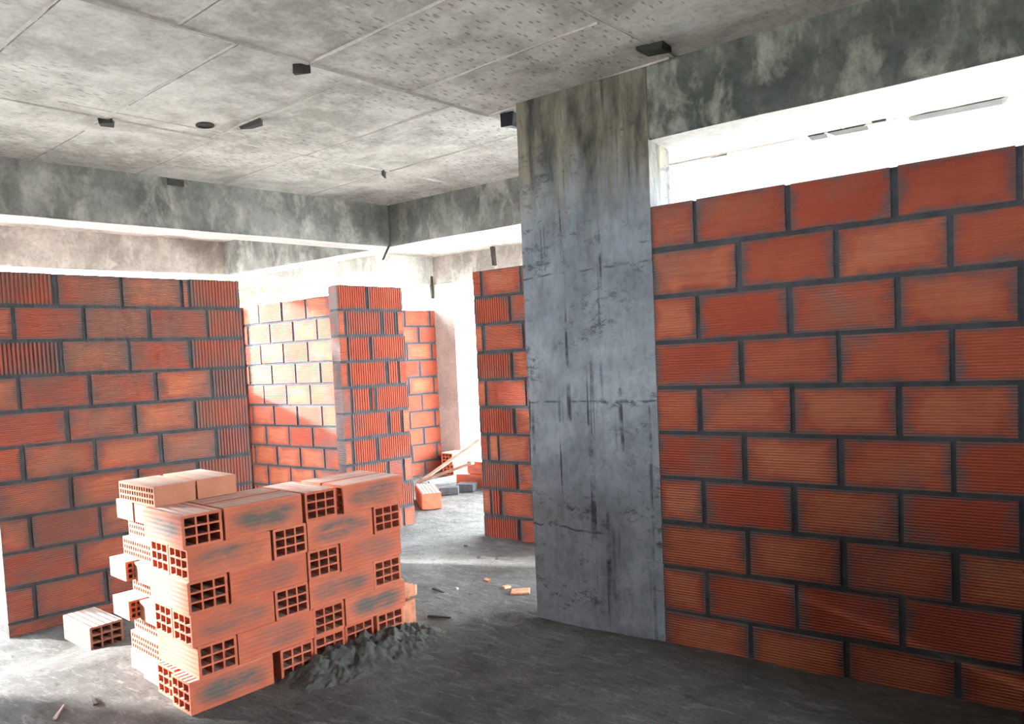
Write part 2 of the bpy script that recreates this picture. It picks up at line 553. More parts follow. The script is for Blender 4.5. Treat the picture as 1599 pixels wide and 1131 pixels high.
column('column_front', -2.225, -1.484, 3.243, 3.48, ZC + 0.001, [M_COLUMN])
column('column_back', -2.80, -2.35, 4.50, 4.80, ZB + 0.001, [M_PALE])
column('column_far', -6.42, -5.95, 7.12, 7.5, ZB + 0.001, [M_PALE])

# ------------------------------------------------------------------ brick walls
def groove_face(bm, fr, x0, x1, z0, z1, y, pitch=0.0215, dep=0.006, cell=None, lay=None, uvl=None):
    n = max(3, int(round((x1 - x0) / pitch)))
    p = (x1 - x0) / n
    prev = None
    pts = [(x0, y)]
    for i in range(n):
        a = x0 + i * p
        if i:
            pts += [(a, y)]
        pts += [(a + p * 0.5, y), (a + p * 0.56, y + dep), (a + p * 0.92, y + dep)]
    pts.append((x1, y))
    out = []
    for q in pts:
        v = [bm.verts.new(fr @ Vector((q[0], q[1], z))) for z in (z0, z1)]
        if prev:
            fc = bm.faces.new((prev[0], v[0], v[1], prev[1]))
            out.append(fc)
        prev = v
    return out

def wall(name, org, d, n, rows, ztop, course, thick=0.135, x_lo=0.0, x_hi=1.0, mat=None):
    """rows, top to bottom: list of (x0, x1, kind); kind h = grooves run along, v = grooves run up"""
    fr = frame(Vector(org), d, n)
    bm = bmesh.new()
    lay = bm.loops.layers.float_color.new('cell')
    uvl = bm.loops.layers.uv.new('UVMap')
    rnd = random.Random(sum(map(ord, name)))
    zt = ztop
    fin = fr.inverted()
    for ri, row in enumerate(rows):
        z1, z0 = zt - 0.002, zt - course + 0.019
        lo = min(b[0] for b in row); hi = max(b[1] for b in row)
        # the mortar of this course, a little behind the brick faces
        boxm(bm, fr, (lo, 0.008, zt - course), (hi, thick - 0.008, zt - 0.004 if ri == 0 else zt), 1)
        for (x0, x1, kind) in row:
            jx = [rnd.uniform(-0.004, 0.004) for _ in range(2)]
            a, b = x0 + 0.012 + jx[0], x1 - 0.012 + jx[1]
            if x0 == lo: a = x0
            if x1 == hi: b = x1
            jz = rnd.uniform(-0.003, 0.003)
            jy = rnd.uniform(-0.002, 0.003)
            c0 = rnd.random()
            if kind == 'v':
                fs = boxm(bm, fr, (a, jy + 0.0075, z0 + jz), (b, thick, z1 + jz))
                fs += groove_face(bm, fr, a, b, z0 + jz, z1 + jz, jy)
                boxm(bm, fr, (a, jy + 0.004, z0 + jz), (a + 0.004, jy + 0.008, z1 + jz))
            else:
                fs = boxm(bm, fr, (a, jy, z0 + jz), (b, thick, z1 + jz))
            for fc in fs:
                for lp in fc.loops:
                    q = fin @ lp.vert.co
                    u = (q.x - a) / (b - a)
                    v = (q.z - z0 - jz) / (z1 - z0)
                    lp[lay] = (c0 if kind == 'h' else c0 * 0.35, u, v, 1)
                    lp[uvl].uv = (q.x, q.z if kind == 'h' else 0.0)
        zt -= course
    bmesh.ops.recalc_face_normals(bm, faces=bm.faces)
    return struct(finish(bm, name, [mat or M_BRICK, M_MORTAR]))

def row_from(joints, lo, hi, kinds=None):
    e = [lo] + [j for j in joints if lo + 0.03 < j < hi - 0.03] + [hi]
    out = []
    for i, (a, b) in enumerate(zip(e, e[1:])):
        k = kinds[i] if kinds and i < len(kinds) else 'h'
        out.append((a, b, k))
    return out

# right wall: its courses run on past the camera
rows = []
for i in range(10):
    off = 0.215 if i % 2 == 0 else 0.408
    rows.append(row_from([off + 0.4045 * k + 0.004 * math.sin(i * 3 + k) for k in range(-1, 9)], 0.0, 3.35))
wall('wall_right', (-1.484, 3.246, 0), XD, XN, rows, 2.085, 0.2146)

# left wall under the left beam; the free end is on the right, towards the doorway
LW = Vector((-4.663, 3.209, 0))
rows = []
RJ = [([-1.155, -0.785, -0.411, -0.36], 'vhhhv'), ([-1.385, -1.015, -0.632, -0.249], 'hhhhv'), ([-1.151, -0.767, -0.381], 'vhhv'),
      ([-1.384, -1.007, -0.62, -0.246], 'hhhhv'), ([-1.148, -0.764, -0.379], 'hhhv'), ([-1.395, -1.008, -0.613, -0.243], 'hhhhv'),
      ([-1.154, -0.77, -0.385], 'hhhv'), ([-1.386, -1.01, -0.62, -0.245], 'hhhhv'), ([-1.156, -0.77, -0.39], 'hhhv'), ([-1.39, -1.0, -0.62, -0.25], 'hhhhv'), ([-1.15], 'hh')]
for i, (j, k) in enumerate(RJ):
    rows.append(row_from(j, -1.533, 0.0 if i else -0.012, k))
wall('wall_left', tuple(LW), BD, BN, rows, 2.052, 0.2095, mat=M_BRICK_DULL)

# short return beside the doorway, under the left beam
P1 = Vector((-4.481, 4.692, 0)) - BD * 0.65
rows = [row_from([0.285], 0, 0.632, 'vv'), row_from([0.068, 0.423, 0.559], 0, 0.632, 'hvvh'), row_from([0.075, 0.292], 0, 0.636, 'hvv'),
        row_from([0.073, 0.444, 0.561], 0, 0.638, 'hvvh'), row_from([0.085, 0.27, 0.316], 0, 0.643, 'hvvv'), row_from([0.075, 0.436, 0.563], 0, 0.643, 'hvvh'),
        row_from([0.07, 0.306], 0, 0.645, 'hvv'), row_from([0.065, 0.4, 0.557], 0, 0.645, 'hvhh'), row_from([0.3], 0, 0.648, 'vv'), row_from([0.06, 0.42, 0.53], 0, 0.648, 'hvhh')]
wall('wall_doorway_left', tuple(P1 + Vector((0.0, 0, 0))), BD, BN, rows, 2.07, 0.2125, mat=M_BRICK_DUSTY)

# right of the doorway, under the back beam
hi = 0.80
rows = []
for i in range(10):
    if i % 2:
        rows.append(row_from([0.347, 0.74], 0, hi, 'vhh'))
    else:
        rows.append(row_from([0.08, 0.46] if i not in (6, 8) else [0.078, 0.18, 0.487], 0, hi, 'hhh' if i != 8 else 'hvhh'))
wall('wall_doorway_right', (-3.61, 4.563, 0), XD, XN, rows, 2.10, 0.2146)

# the wall at the back of the patio, under the back beam
rows = []
for i in range(10):
    off = 0.26 if i % 2 == 0 else 0.42
    rows.append(row_from([off + 0.3665 * k + 0.006 * math.sin(i * 2 + k) for k in range(-1, 6)], 0.0, 2.12))
wall('wall_back', (-6.745, 4.655, 0), XD, XN, rows, 2.075, 0.2075)

# the far wall behind the doorway
rows = []
for i in range(10):
    off = 0.19 if i % 2 == 0 else 0.38
    rows.append(row_from([off + 0.385 * k + 0.005 * math.sin(i * 2 + k) for k in range(-1, 8)], 0.0, 2.6))
wall('wall_far', tuple(DP + BD * 0.02), BD, BN, rows, 2.072, 0.2125)
# the patio's outer wall, added out of sight, its stepped height shaping the sun
for nm, d0, ln, top, nr in (('wall_patio', 2.22, 1.22, 2.25, 11), ('wall_patio_low', 0.995, 0.98, 1.22, 6)):
    rows = []
    for i in range(nr):
        off = 0.1 if i % 2 == 0 else 0.3
        rows.append(row_from([off + 0.4 * k for k in range(0, 5)], 0.0, ln))
    wall(nm, tuple(DP - BD * d0), BD, BN, rows, top, 0.2125)
# unseen walls of the room; passage, partition and high opening added to shape light
def plainwall(name, p0, d, n, length, z1=ZC, thick=0.15):
    bm = bmesh.new()
    boxm(bm, frame(Vector(p0), d, n), (0, 0, -0.3), (length, thick, z1))
    bmesh.ops.recalc_face_normals(bm, faces=bm.faces)
    return struct(finish(bm, name, M_BEAM))
NL = bcy(0.64)
rows = []
for i in range(11):
    off = 0.2 if i % 2 == 0 else 0.4
    rows.append(row_from([off + 0.4 * k for k in range(0, 9)], 0.0, 3.3))
wall('wall_left_near', tuple(NL - BD * 3.35), BD, BN, rows, 2.06, 0.2125)
def pwall(name, p0, d, n, length, holes, z1=ZC, thick=0.15):
    """rendered wall with rectangular openings (a, b, z0, z1) along its length"""
    bm = bmesh.new()
    fr = frame(Vector(p0), d, n)
    x = 0.0
    for (a, b, h0, h1) in sorted(holes):
        if a > x:
            boxm(bm, fr, (x, 0, -0.3), (a, thick, z1))
        if h0 > 0:
            boxm(bm, fr, (a, 0, -0.3), (b, thick, h0))
        boxm(bm, fr, (a, 0, h1), (b, thick, z1))
        x = b
    if x < length:
        boxm(bm, fr, (x, 0, -0.3), (length, thick, z1))
    bmesh.ops.recalc_face_normals(bm, faces=bm.faces)
    return struct(finish(bm, name, M_BEAM))
pwall('wall_light_passage_inner', (0.45, -2.75, 0), Vector((0, 1, 0)), Vector((-1, 0, 0)), 5.99, [(3.95, 4.9, 0.15, 1.45)])  # added unseen; opening narrows sky light onto the stack front
pwall('wall_light_passage_outer', (1.85, -2.75, 0), Vector((0, 1, 0)), Vector((-1, 0, 0)), 6.1, [(3.5, 5.05, 0.15, 1.8)])  # added unseen; outer opening lines the light up with the stack
pwall('wall_behind_camera', (-5.9, -2.72, 0), XD, Vector((0, 1, 0)), 7.8, [(3.4, 7.3, 1.7, 2.395)])  # unseen wall; high opening added to light column and right wall
rows = []
for i in range(8):
    off = 0.2 if i % 2 == 0 else 0.4
    rows.append(row_from([off + 0.4 * k for k in range(0, 12)], 0.0, 3.04))
wall('wall_partition', (-2.6, -0.55, 0), XD, Vector((0, 1, 0)), rows, 1.70, 0.2125)  # added unseen to shade the lower right wall

# ------------------------------------------------------------------ hollow bricks of the stack
BL, BW, BH = 0.375, 0.171, 0.1372
def tunnel_brick(L, Wd, Hh, ny=3, nz=3, t=0.012, w=0.0075):
    """extruded clay brick, holes run its full length"""
    bm = bmesh.new()
    ys, zs = [-Wd / 2], [0.0]
    cw = (Wd - 2 * t - (ny - 1) * w) / ny
    ch = (Hh - 2 * t - (nz - 1) * w) / nz
    y = -Wd / 2 + t
    for i in range(ny):
        ys += [y, y + cw]; y += cw + w
    ys.append(Wd / 2)
    z = t
    for i in range(nz):
        zs += [z, z + ch]; z += ch + w
    zs.append(Hh)
    V = [[[bm.verts.new((x, yy, zz)) for zz in zs] for yy in ys] for x in (-L / 2, L / 2)]
    ny2, nz2 = len(ys), len(zs)
    for i in range(ny2 - 1):
        for j in range(nz2 - 1):
            if i % 2 == 1 and j % 2 == 1:
                a, b = V[0], V[1]
                for (p, q) in (((i, j), (i + 1, j)), ((i + 1, j), (i + 1, j + 1)), ((i + 1, j + 1), (i, j + 1)), ((i, j + 1), (i, j))):
                    bm.faces.new((a[p[0]][p[1]], a[q[0]][q[1]], b[q[0]][q[1]], b[p[0]][p[1]]))
            else:
                bm.faces.new((V[0][i][j], V[0][i][j + 1], V[0][i + 1][j + 1], V[0][i + 1][j]))
                bm.faces.new((V[1][i][j], V[1][i + 1][j], V[1][i + 1][j + 1], V[1][i][j + 1]))
    def strip(idx):
        for p, q in zip(idx, idx[1:]):
            bm.faces.new((V[0][p[0]][p[1]], V[0][q[0]][q[1]], V[1][q[0]][q[1]], V[1][p[0]][p[1]]))
    strip([(i, 0) for i in range(ny2)]); strip([(ny2 - 1, j) for j in range(nz2)])
    strip([(i, nz2 - 1) for i in range(ny2 - 1, -1, -1)]); strip([(0, j) for j in range(nz2 - 1, -1, -1)])
    bmesh.ops.recalc_face_normals(bm, faces=bm.faces)
    # soften the long arrises
    es = [e for e in bm.edges if abs(abs(e.verts[0].co.y) - Wd / 2) < 1e-5 and abs(e.verts[0].co.y - e.verts[1].co.y) < 1e-6
          and min(e.verts[0].co.z, e.verts[1].co.z) in (0.0,) + (Hh,) or False]
    es = [e for e in bm.edges if all(abs(abs(v.co.y) - Wd / 2) < 1e-5 and (abs(v.co.z) < 1e-5 or abs(v.co.z - Hh) < 1e-5) for v in e.verts) and abs(e.verts[0].co.x - e.verts[1].co.x) > 0.1]
    bmesh.ops.bevel(bm, geom=es, offset=0.003, segments=2, affect='EDGES')
    me = bpy.data.meshes.new('hollow_brick')
    bm.to_mesh(me); bm.free()
    me.materials.append(M_STACK)
    return me

def slit_brick(L=0.365, Wd=0.185, Hh=0.0895):
    """solid brick pierced by rows of fine slits through its long narrow side (local -Y)"""
    bm = bmesh.new()
    nx, nz = 14, 3
    mx, mz, gx, gz = 0.012, 0.010, 0.0085, 0.008
    cw = (L - 2 * mx - (nx - 1) * gx) / nx
    ch = (Hh - 2 * mz - (nz - 1) * gz) / nz
    xs = [-L / 2]; x = -L / 2 + mx
    for i in range(nx): xs += [x, x + cw]; x += cw + gx
    xs.append(L / 2)
    zs = [0.0]; z = mz
    for i in range(nz): zs += [z, z + ch]; z += ch + gz
    zs.append(Hh)
    y0, yd = -Wd / 2, -Wd / 2 + 0.05
    V = [[bm.verts.new((a, y0, b)) for b in zs] for a in xs]
    for i in range(len(xs) - 1):
        for j in range(len(zs) - 1):
            c = (V[i][j], V[i + 1][j], V[i + 1][j + 1], V[i][j + 1])
            if i % 2 and j % 2:
                sh = 0.004 if (j // 2) % 2 else -0.002
                dv = [bm.verts.new((v.co.x, yd, v.co.z)) for v in c]
                bm.faces.new(dv)
                for k in range(4):
                    bm.faces.new((c[k], c[(k + 1) % 4], dv[(k + 1) % 4], dv[k]))
            else:
                bm.faces.new(c)
    # the rest of the block
    bk = [bm.verts.new(p) for p in ((-L / 2, Wd / 2, 0), (L / 2, Wd / 2, 0), (L / 2, Wd / 2, Hh), (-L / 2, Wd / 2, Hh))]
    bm.faces.new(bk)
    nX, nZ = len(xs) - 1, len(zs) - 1
    bm.faces.new([V[i][0] for i in range(nX + 1)] + [bk[1], bk[0]])
    bm.faces.new([V[i][nZ] for i in range(nX + 1)] + [bk[2], bk[3]])
    bm.faces.new([V[0][j] for j in range(nZ + 1)] + [bk[3], bk[0]])
    bm.faces.new([V[nX][j] for j in range(nZ + 1)] + [bk[2], bk[1]])
    bmesh.ops.recalc_face_normals(bm, faces=bm.faces)
    me = bpy.data.meshes.new('perforated_brick')
    bm.to_mesh(me); bm.free()
    me.materials.append(M_KK)
    return me

ME_H = tunnel_brick(BL, BW, BH)
ME_K = slit_brick()

def put(name, me, s, t, z, rot, label, group, cat='brick', jit=True):
    o = bpy.data.objects.new(name, me)
    COL.objects.link(o)
    p = STACK_O + SU * s + SM * t
    o.location = (p.x, p.y, z)
    o.rotation_euler = (0, 0, TH + rot)
    tag(o, label, cat, group)
    return o

CW = ['top', 'second', 'third', 'fourth', 'fifth', 'bottom']
GR = 'hollow bricks of the big stack'
jr = random.Random(3)
CH = 0.1376
def across(c, s0, lab, dt=0.0, w=None):      # brick laid front to back, holed end showing
    z = (5 - c) * CH + 0.0
    put('hollow_brick', ME_H, s0 + BW / 2, BL / 2 + dt, z, PI / 2 + jr.uniform(-0.012, 0.012), lab, GR)
def along(c, s0, lab, rear=False, dt=0.0, L=None):
    z = (5 - c) * CH
    t = BW / 2 + (0.188 if rear else 0) + dt
    put('hollow_brick', ME_H, s0 + BL / 2, t, z, jr.uniform(-0.008, 0.008) + (PI if jr.random() < 0.5 else 0), lab, GR)

for c, (h1, s1, h2, s2) in ((0, (0.005, 0.186, 0.578, 0.79)), (2, (0.012, 0.192, 0.577, 0.757)), (4, (0.032, 0.210, 0.588, 0.768))):
    n = CW[c]
    across(c, h1, f'hollow clay brick in the {n} course, holed end at the left corner')
    along(c, s1, f'hollow clay brick in the {n} course, long side showing between its two holed ends')
    across(c, h2, f'hollow clay brick in the {n} course, holed end showing near the middle of the stack')
    along(c, s2, f'hollow clay brick in the {n} course, long side showing at the stack\'s right end')
along(0, 0.186, 'hollow clay brick in the top course, lying behind the long-sided brick at left', True)
along(0, 0.79, 'hollow clay brick in the top course, lying at the right end in the back row', True)
for c, (s1, h1, s2, h2) in ((1, (0.018, 0.404, 0.582, 0.966)), (3, (0.015, 0.397, 0.573, 0.952))):
    n = CW[c]
    along(c, s1, f'hollow clay brick in the {n} course, sooty long side running from the left corner')
    along(c, s1 + 0.004, f'hollow clay brick in the {n} course, rear holed end on the stack\'s left side', True)
    across(c, h1, f'hollow clay brick in the {n} course, holed end left of the middle')
    along(c, s2, f'hollow clay brick in the {n} course, long side right of the middle')
    across(c, h2, f'hollow clay brick in the {n} course, holed end at the right corner')
along(5, -0.008, 'lowest hollow clay brick at the left front corner, jutting out under the stack')
along(5, 0.012, 'lowest hollow clay brick on the stack\'s left side, behind the jutting corner brick', True)
across(5, 0.405, 'hollow clay brick in the bottom course, mostly buried by the mortar heap')
across(5, 0.583, 'hollow clay brick in the bottom course, behind the middle of the mortar heap')
across(5, 0.765, 'hollow clay brick in the bottom course, holed end right behind the mortar heap', 0.01)
across(5, 0.960, 'hollow clay brick in the bottom course, holed end at the right corner', 0.01)
put('hollow_brick', ME_H, 0.955, 0.285, CH, 0.03, 'hollow clay brick in the fifth course, back row, its end sticking out at right', GR)

# smaller perforated bricks piled against the back of the left side
GK = 'perforated bricks of the small pile'
KH = 0.0917
NW = ['topmost', 'second', 'third', 'fourth', 'fifth', 'sixth', 'seventh', 'eighth', 'lowest']
def kk(c, s0, t0, fine, label):
    """fine: slits face the left side; otherwise the plain short end does"""
    z = (8 - c) * KH
    L, Wd = 0.365, 0.185
    if fine:
        # local -Y must look towards -SU; local X along SM
        put('perforated_brick', ME_K, s0 + Wd / 2, t0 + L / 2, z, -PI / 2, label, GK)
    else:
        put('perforated_brick', ME_K, s0 + L / 2, t0 + Wd / 2, z, 0.0, label, GK)
T0 = 0.395
for c in (1, 2, 4, 6, 7):
    ds = {1: 0.085, 2: 0.055, 4: 0.085, 6: 0.08, 7: 0.06}[c]
    kk(c, ds, T0 - 0.005, True, f'small perforated brick, {NW[c]} layer of the side pile, slitted side showing')
for c, a, b, da, db in ((0, T0 - 0.01, T0 + 0.18, 0.045, 0.04), (3, T0 - 0.01, T0 + 0.205, 0.03, 0.0), (5, T0 - 0.01, T0 + 0.2, 0.04, 0.0), (8, T0 - 0.01, T0 + 0.18, 0.035, 0.055)):
    kk(c, da, a, False, f'small plain-ended brick, {NW[c]} layer of the side pile, next to the big bricks')
    kk(c, db, b, False, f'small plain-ended brick, {NW[c]} layer of the side pile, outer one')
# two more lie flat on top
zt = 6 * CH
for s, t, rt, lb in ((0.03, 0.315, 0.02, 'small perforated brick lying on top of the stack, slits facing left'),
                     (0.235, 0.325, -0.015, 'small brick lying on top of the stack, behind the slitted one')):
    o = put('perforated_brick', ME_K, s + 0.0925, t + 0.1825, zt + 0.001, -PI / 2 + rt, lb, 'small bricks on top of the stack')

# ------------------------------------------------------------------ broken pieces
def jagged(name, L, Wd, Hh, mat, seed, ribs=0):
    rn = random.Random(seed)
    bm = bmesh.new()
    n = 9
    top = []
    pts = [(-L / 2, -Wd / 2), (-L / 2, Wd / 2)]
    for i in range(n + 1):
        y = Wd / 2 - Wd * i / n
        x = L / 2 - (rn.random() * 0.25 * L if i % 2 else 0)
        pts.append((x, y))
    prism(bm, pts, 0, Hh)
    bmesh.ops.bevel(bm, geom=bm.edges[:], offset=min(0.0015, Hh * 0.2), segments=1, affect='EDGES')
    return finish(bm, name, mat)

def drop(o, s=None, t=None, xy=None, z=0.0, rot=(0, 0, 0)):
    if xy is None:
        p = STACK_O + SU * s + SM * t
        xy = (p.x, p.y)
    o.location = (xy[0], xy[1], z)
    o.rotation_euler = rot
    return o

o = jagged('brick_shard', 0.14, 0.15, 0.055, M_SHARD, 5)
tag(drop(o, 1.215, 0.13, z=0.148, rot=(0, 0.05, TH)), 'jagged broken brick piece sticking out at the stack\'s right end', 'brick piece')
o = jagged('brick_shard', 0.11, 0.14, 0.13, M_SHARD, 9)
tag(drop(o, 1.197, 0.12, z=0.004, rot=(0, 0, TH)), 'thick broken brick end on the floor at the stack\'s lower right corner', 'brick piece')
o = jagged('brick_shard', 0.115, 0.075, 0.012, M_SHARD, 12)
tag(drop(o, xy=(-2.54, 3.53), z=floor_h(-2.54, 3.53) + 0.004, rot=(0.05, -0.06, 0.5)), 'flat clay tile piece lying on the floor beside the concrete column', 'brick piece')
for i, (x, y, sz, lb) in enumerate(((-2.86, 3.62, 0.045, 'small clay chip left of the flat tile piece on the floor'), (-2.66, 3.55, 0.05, 'small clay chip touching the flat tile piece on the floor'),
                                    (-2.93, 3.40, 0.03, 'pale mortar crumb on the floor left of the clay chips'))):
    o = jagged('rubble_chip', sz, sz * 0.6, 0.012, M_SHARD if i < 2 else M_PALE, 20 + i)
    tag(drop(o, xy=(x, y), z=floor_h(x, y) + 0.001, rot=(0.1, 0.1, i * 1.3)), lb, 'rubble')

# mortar spilt over the foot of the stack
def heap(name, s0, s1, t0, t1, hh, label, seed):
    bm = bmesh.new()
    n, mm = 120, 50
    V = []
    for i in range(n + 1):
        V.append([])
        for j in range(mm + 1):
            a, b = i / n, j / mm
            s, t = s0 + (s1 - s0) * a, t0 + (t1 - t0) * b
            p = STACK_O + SU * s + SM * t
            e = math.sin(PI * a) ** 0.6 * sst(0, 0.75, b)
            q = Vector((s * 9 + seed, t * 9, 0))
            k = 0.6 + 0.3 * noise.noise(q) + 0.25 * noise.noise(q * 2.7) + 0.16 * noise.noise(q * 6) + 0.10 * noise.noise(q * 17)
            z = -0.02 + (hh + 0.02) * e * max(0.15, k)
            V[-1].append(bm.verts.new((p.x, p.y, z)))
    for i in range(n):
        for j in range(mm):
            bm.faces.new((V[i][j], V[i + 1][j], V[i + 1][j + 1], V[i][j + 1]))
    rim = [V[i][0] for i in range(n + 1)] + [V[n][j] for j in range(1, mm + 1)] + [V[i][mm] for i in range(n - 1, -1, -1)] + [V[0][j] for j in range(mm - 1, 0, -1)]
    lo = [bm.verts.new((v.co.x, v.co.y, -0.04)) for v in rim]
    for k in range(len(rim)):
        bm.faces.new((rim[k], rim[(k + 1) % len(rim)], lo[(k + 1) % len(rim)], lo[k]))
    bm.faces.new(lo)
    bmesh.ops.recalc_face_normals(bm, faces=bm.faces)
    return tag(finish(bm, name, M_HEAP, smooth=True), label, 'mortar')
heap('mortar_heap', 0.36, 1.30, -0.36, -0.004, 0.115, 'heap of crumbly grey mortar spilt along the foot of the brick stack', 4)

# slivers of wood and crumbs on the floor
def stick(name, p, q, w, h, mat, label, cat='stick', taper=0.5, parent=None):
    p, q = Vector(p), Vector(q)
    dd = (q - p)
    ln = dd.length
    bm = bmesh.new()
    n = 8
    prev = None
    for i in range(n + 1):
        a = i / n
        k = 1 - (1 - taper) * a
        bx = 0.12 * w * noise.noise(Vector((a * 3, p.x * 5, p.y)))
        ring = [bm.verts.new((a * ln, y * w * k / 2 + bx, z * h * k)) for y, z in ((-1, 0), (1, 0), (0.9, 1), (-0.8, 0.95))]
        if prev:
            for j in range(4):
                bm.faces.new((prev[j], prev[(j + 1) % 4], ring[(j + 1) % 4], ring[j]))
        else:
            bm.faces.new(ring)
        prev = ring
    bm.faces.new(prev[::-1])
    bmesh.ops.recalc_face_normals(bm, faces=bm.faces)
    o = finish(bm, name, mat, parent)
    o.location = p
    o.rotation_euler = dd.to_track_quat('X', 'Z').to_euler()
    if label:
        tag(o, label, cat)
    return o
def fz(x, y, e=0.002): return (x, y, floor_h(x, y) + e)
stick('wood_sliver', fz(-2.74, 2.93, 0.004), fz(-2.60, 2.955, 0.004), 0.018, 0.012, M_DARKWOOD, 'dark wood sliver on the floor right of the stack')
stick('wood_sliver', fz(-3.33, 1.28, 0.004), fz(-3.43, 1.36, 0.004), 0.012, 0.008, M_PALE, 'short pale straw on the floor left of the stack')
stick('wood_sliver', fz(-3.30, 1.43, 0.004), fz(-3.40, 1.46, 0.004), 0.02, 0.008, M_DARKWOOD, 'small dark sliver on the floor left of the stack')
stick('wood_sliver', fz(-3.05, 3.32, 0.004), fz(-2.93, 3.28, 0.004), 0.02, 0.012, M_DARKWOOD, 'dark curled sliver on the floor before the column')
for i, (x, y, sz, lb) in enumerate(((-3.25, 4.02, 0.03, 'dark pebble on the floor at the foot of the doorway wall'), (-3.12, 4.06, 0.022, 'dark pebble right of another before the doorway wall'),
                                    (-3.55, 4.25, 0.03, 'dark pebble on the floor inside the doorway'), (-2.62, 2.78, 0.035, 'pale stone on the floor near the mortar heap'))):
    bm = bmesh.new()
    bmesh.ops.create_icosphere(bm, subdivisions=2, radius=sz / 2)
    for v in bm.verts:
        v.co *= 1 + 0.35 * noise.noise(v.co * 60 + Vector((i * 5, 0, 0)))
        v.co.z *= 0.6
    o = finish(bm, 'pebble', M_GREYBLOCK if i < 3 else M_PALE, smooth=True)
    o.location = fz(x, y, sz * 0.22)
    tag(o, lb, 'pebble')

# ------------------------------------------------------------------ brick left on the floor at the left wall
M_SHADE_BRICK = stack_brick_mat('shade_toned_brick_clay', (0.17, 0.085, 0.06), (0.20, 0.10, 0.07), 0.3)  # darker copy of the stack clay, shade at the wall put into its colour
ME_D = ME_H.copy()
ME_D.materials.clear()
ME_D.materials.append(M_SHADE_BRICK)
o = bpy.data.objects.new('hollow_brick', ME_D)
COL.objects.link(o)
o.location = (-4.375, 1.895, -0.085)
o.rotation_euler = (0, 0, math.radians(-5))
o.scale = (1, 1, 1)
tag(o, 'dark brown hollow brick lying alone on the floor before the left brick wall', 'brick')
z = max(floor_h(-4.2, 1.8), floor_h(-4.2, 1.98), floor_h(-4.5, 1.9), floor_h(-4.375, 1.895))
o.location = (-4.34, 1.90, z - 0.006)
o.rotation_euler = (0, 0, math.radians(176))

# ------------------------------------------------------------------ things beyond the doorway
def fmax(pts): return max(floor_h(*p) for p in pts)
def loose(x, y, ang, label, z=None, tilt=0.0, side=False):
    o = bpy.data.objects.new('hollow_brick', ME_H)
    COL.objects.link(o)
    o.location = (x, y, (floor_h(x, y) + 0.003) if z is None else z)
    o.rotation_euler = (tilt, 0, math.radians(ang))
    return tag(o, label, 'brick', 'loose bricks beyond the doorway')
loose(-5.17, 6.40, 10, 'lower hollow brick of the heap under the planks, left one')
loose(-4.76, 6.34, 100, 'lower hollow brick of the heap under the planks, right one')
loose(-5.02, 6.42, 5, 'hollow brick lying on top of the heap under the planks', BH + 0.014)
loose(-5.95, 7.02, 95, 'lower hollow brick at the foot of the far pale column')
loose(-5.95, 7.02, 92, 'upper hollow brick at the foot of the far pale column', BH + 0.012)

def block(name, x, y, ang, size, mat, label, cat):
    bm = bmesh.new()
    boxm(bm, Matrix.Identity(4), (-size[0] / 2, -size[1] / 2, 0), (size[0] / 2, size[1] / 2, size[2]))
    bmesh.ops.recalc_face_normals(bm, faces=bm.faces)
    bmesh.ops.subdivide_edges(bm, edges=bm.edges[:], cuts=3, use_grid_fill=True)
    for v in bm.verts:
        v.co += 0.004 * noise.noise_vector(v.co * 25 + Vector((x, y, 0)))
    bmesh.ops.bevel(bm, geom=[e for e in bm.edges if e.calc_face_angle(0) > 1.0], offset=0.004, segments=2, affect='EDGES')
    o = finish(bm, name, mat)
    o.location = (x, y, floor_h(x, y) + 0.004)
    o.rotation_euler = (0, 0, math.radians(ang))
    return tag(o, label, cat)
block('clay_block', -4.96, 5.39, 139, (0.58, 0.19, 0.155), M_STACK, 'large pale clay block lying askew on the floor inside the doorway', 'brick')
block('cement_block', -5.12, 5.90, 35, (0.20, 0.15, 0.075), M_GREYBLOCK, 'nearer of two dark grey cement blocks beyond the doorway', 'block')
block('cement_block', -5.06, 6.12, 20, (0.20, 0.16, 0.08), M_GREYBLOCK, 'dark grey cement block behind the nearer one, by the bricks', 'block')

def plank(p, q, w, h, label):
    return stick('timber_plank', p, q, w, h, M_WOOD, label, 'plank', 0.95)
plank((-5.93, 6.40, 0.02), (-5.15, 6.52, 0.50), 0.05, 0.035, 'longest pale timber leaning up steeply beyond the doorway')
plank((-5.85, 6.20, 0.02), (-4.90, 6.05, 0.31), 0.045, 0.03, 'thin timber rising gently over the loose bricks')
plank((-5.66, 6.18, 0.02), (-5.42, 6.62, 0.07), 0.07, 0.04, 'wide timber lying low behind the grey blocks')
plank((-5.30, 6.75, 0.02), (-4.75, 6.62, 0.34), 0.05, 0.03, 'short timber leaning on the loose brick heap')

# ------------------------------------------------------------------ scraps hanging from the ceiling
def scrap(name, x, y, pts, drop_, mat, label, ang=0, z=ZC, cat='formwork scrap', th=None):
    bm = bmesh.new()
    prism(bm, pts, -drop_, 0.002)
    rn = random.Random(int(abs(x * 100)))
    for v in bm.verts:
        if v.co.z < 0:
            v.co.z *= rn.uniform(0.55, 1.0)
            v.co.x *= rn.uniform(0.8, 1.1)
    bmesh.ops.bevel(bm, geom=bm.edges[:], offset=0.0015, segments=1, affect='EDGES')
    o = finish(bm, name, mat)
    o.location = (x, y, z)
    o.rotation_euler = (0, 0, math.radians(ang))
    return tag(o, label, cat, None)
rect = lambda a, b: [(-a / 2, -b / 2), (a / 2, -b / 2), (a / 2 * 0.9, b / 2), (-a / 2, b / 2 * 0.8)]
scrap('formwork_scrap', -2.63, 2.19, rect(0.075, 0.03), 0.045, M_DARKWOOD, 'small square scrap hanging at the central ceiling seam crossing', 35)
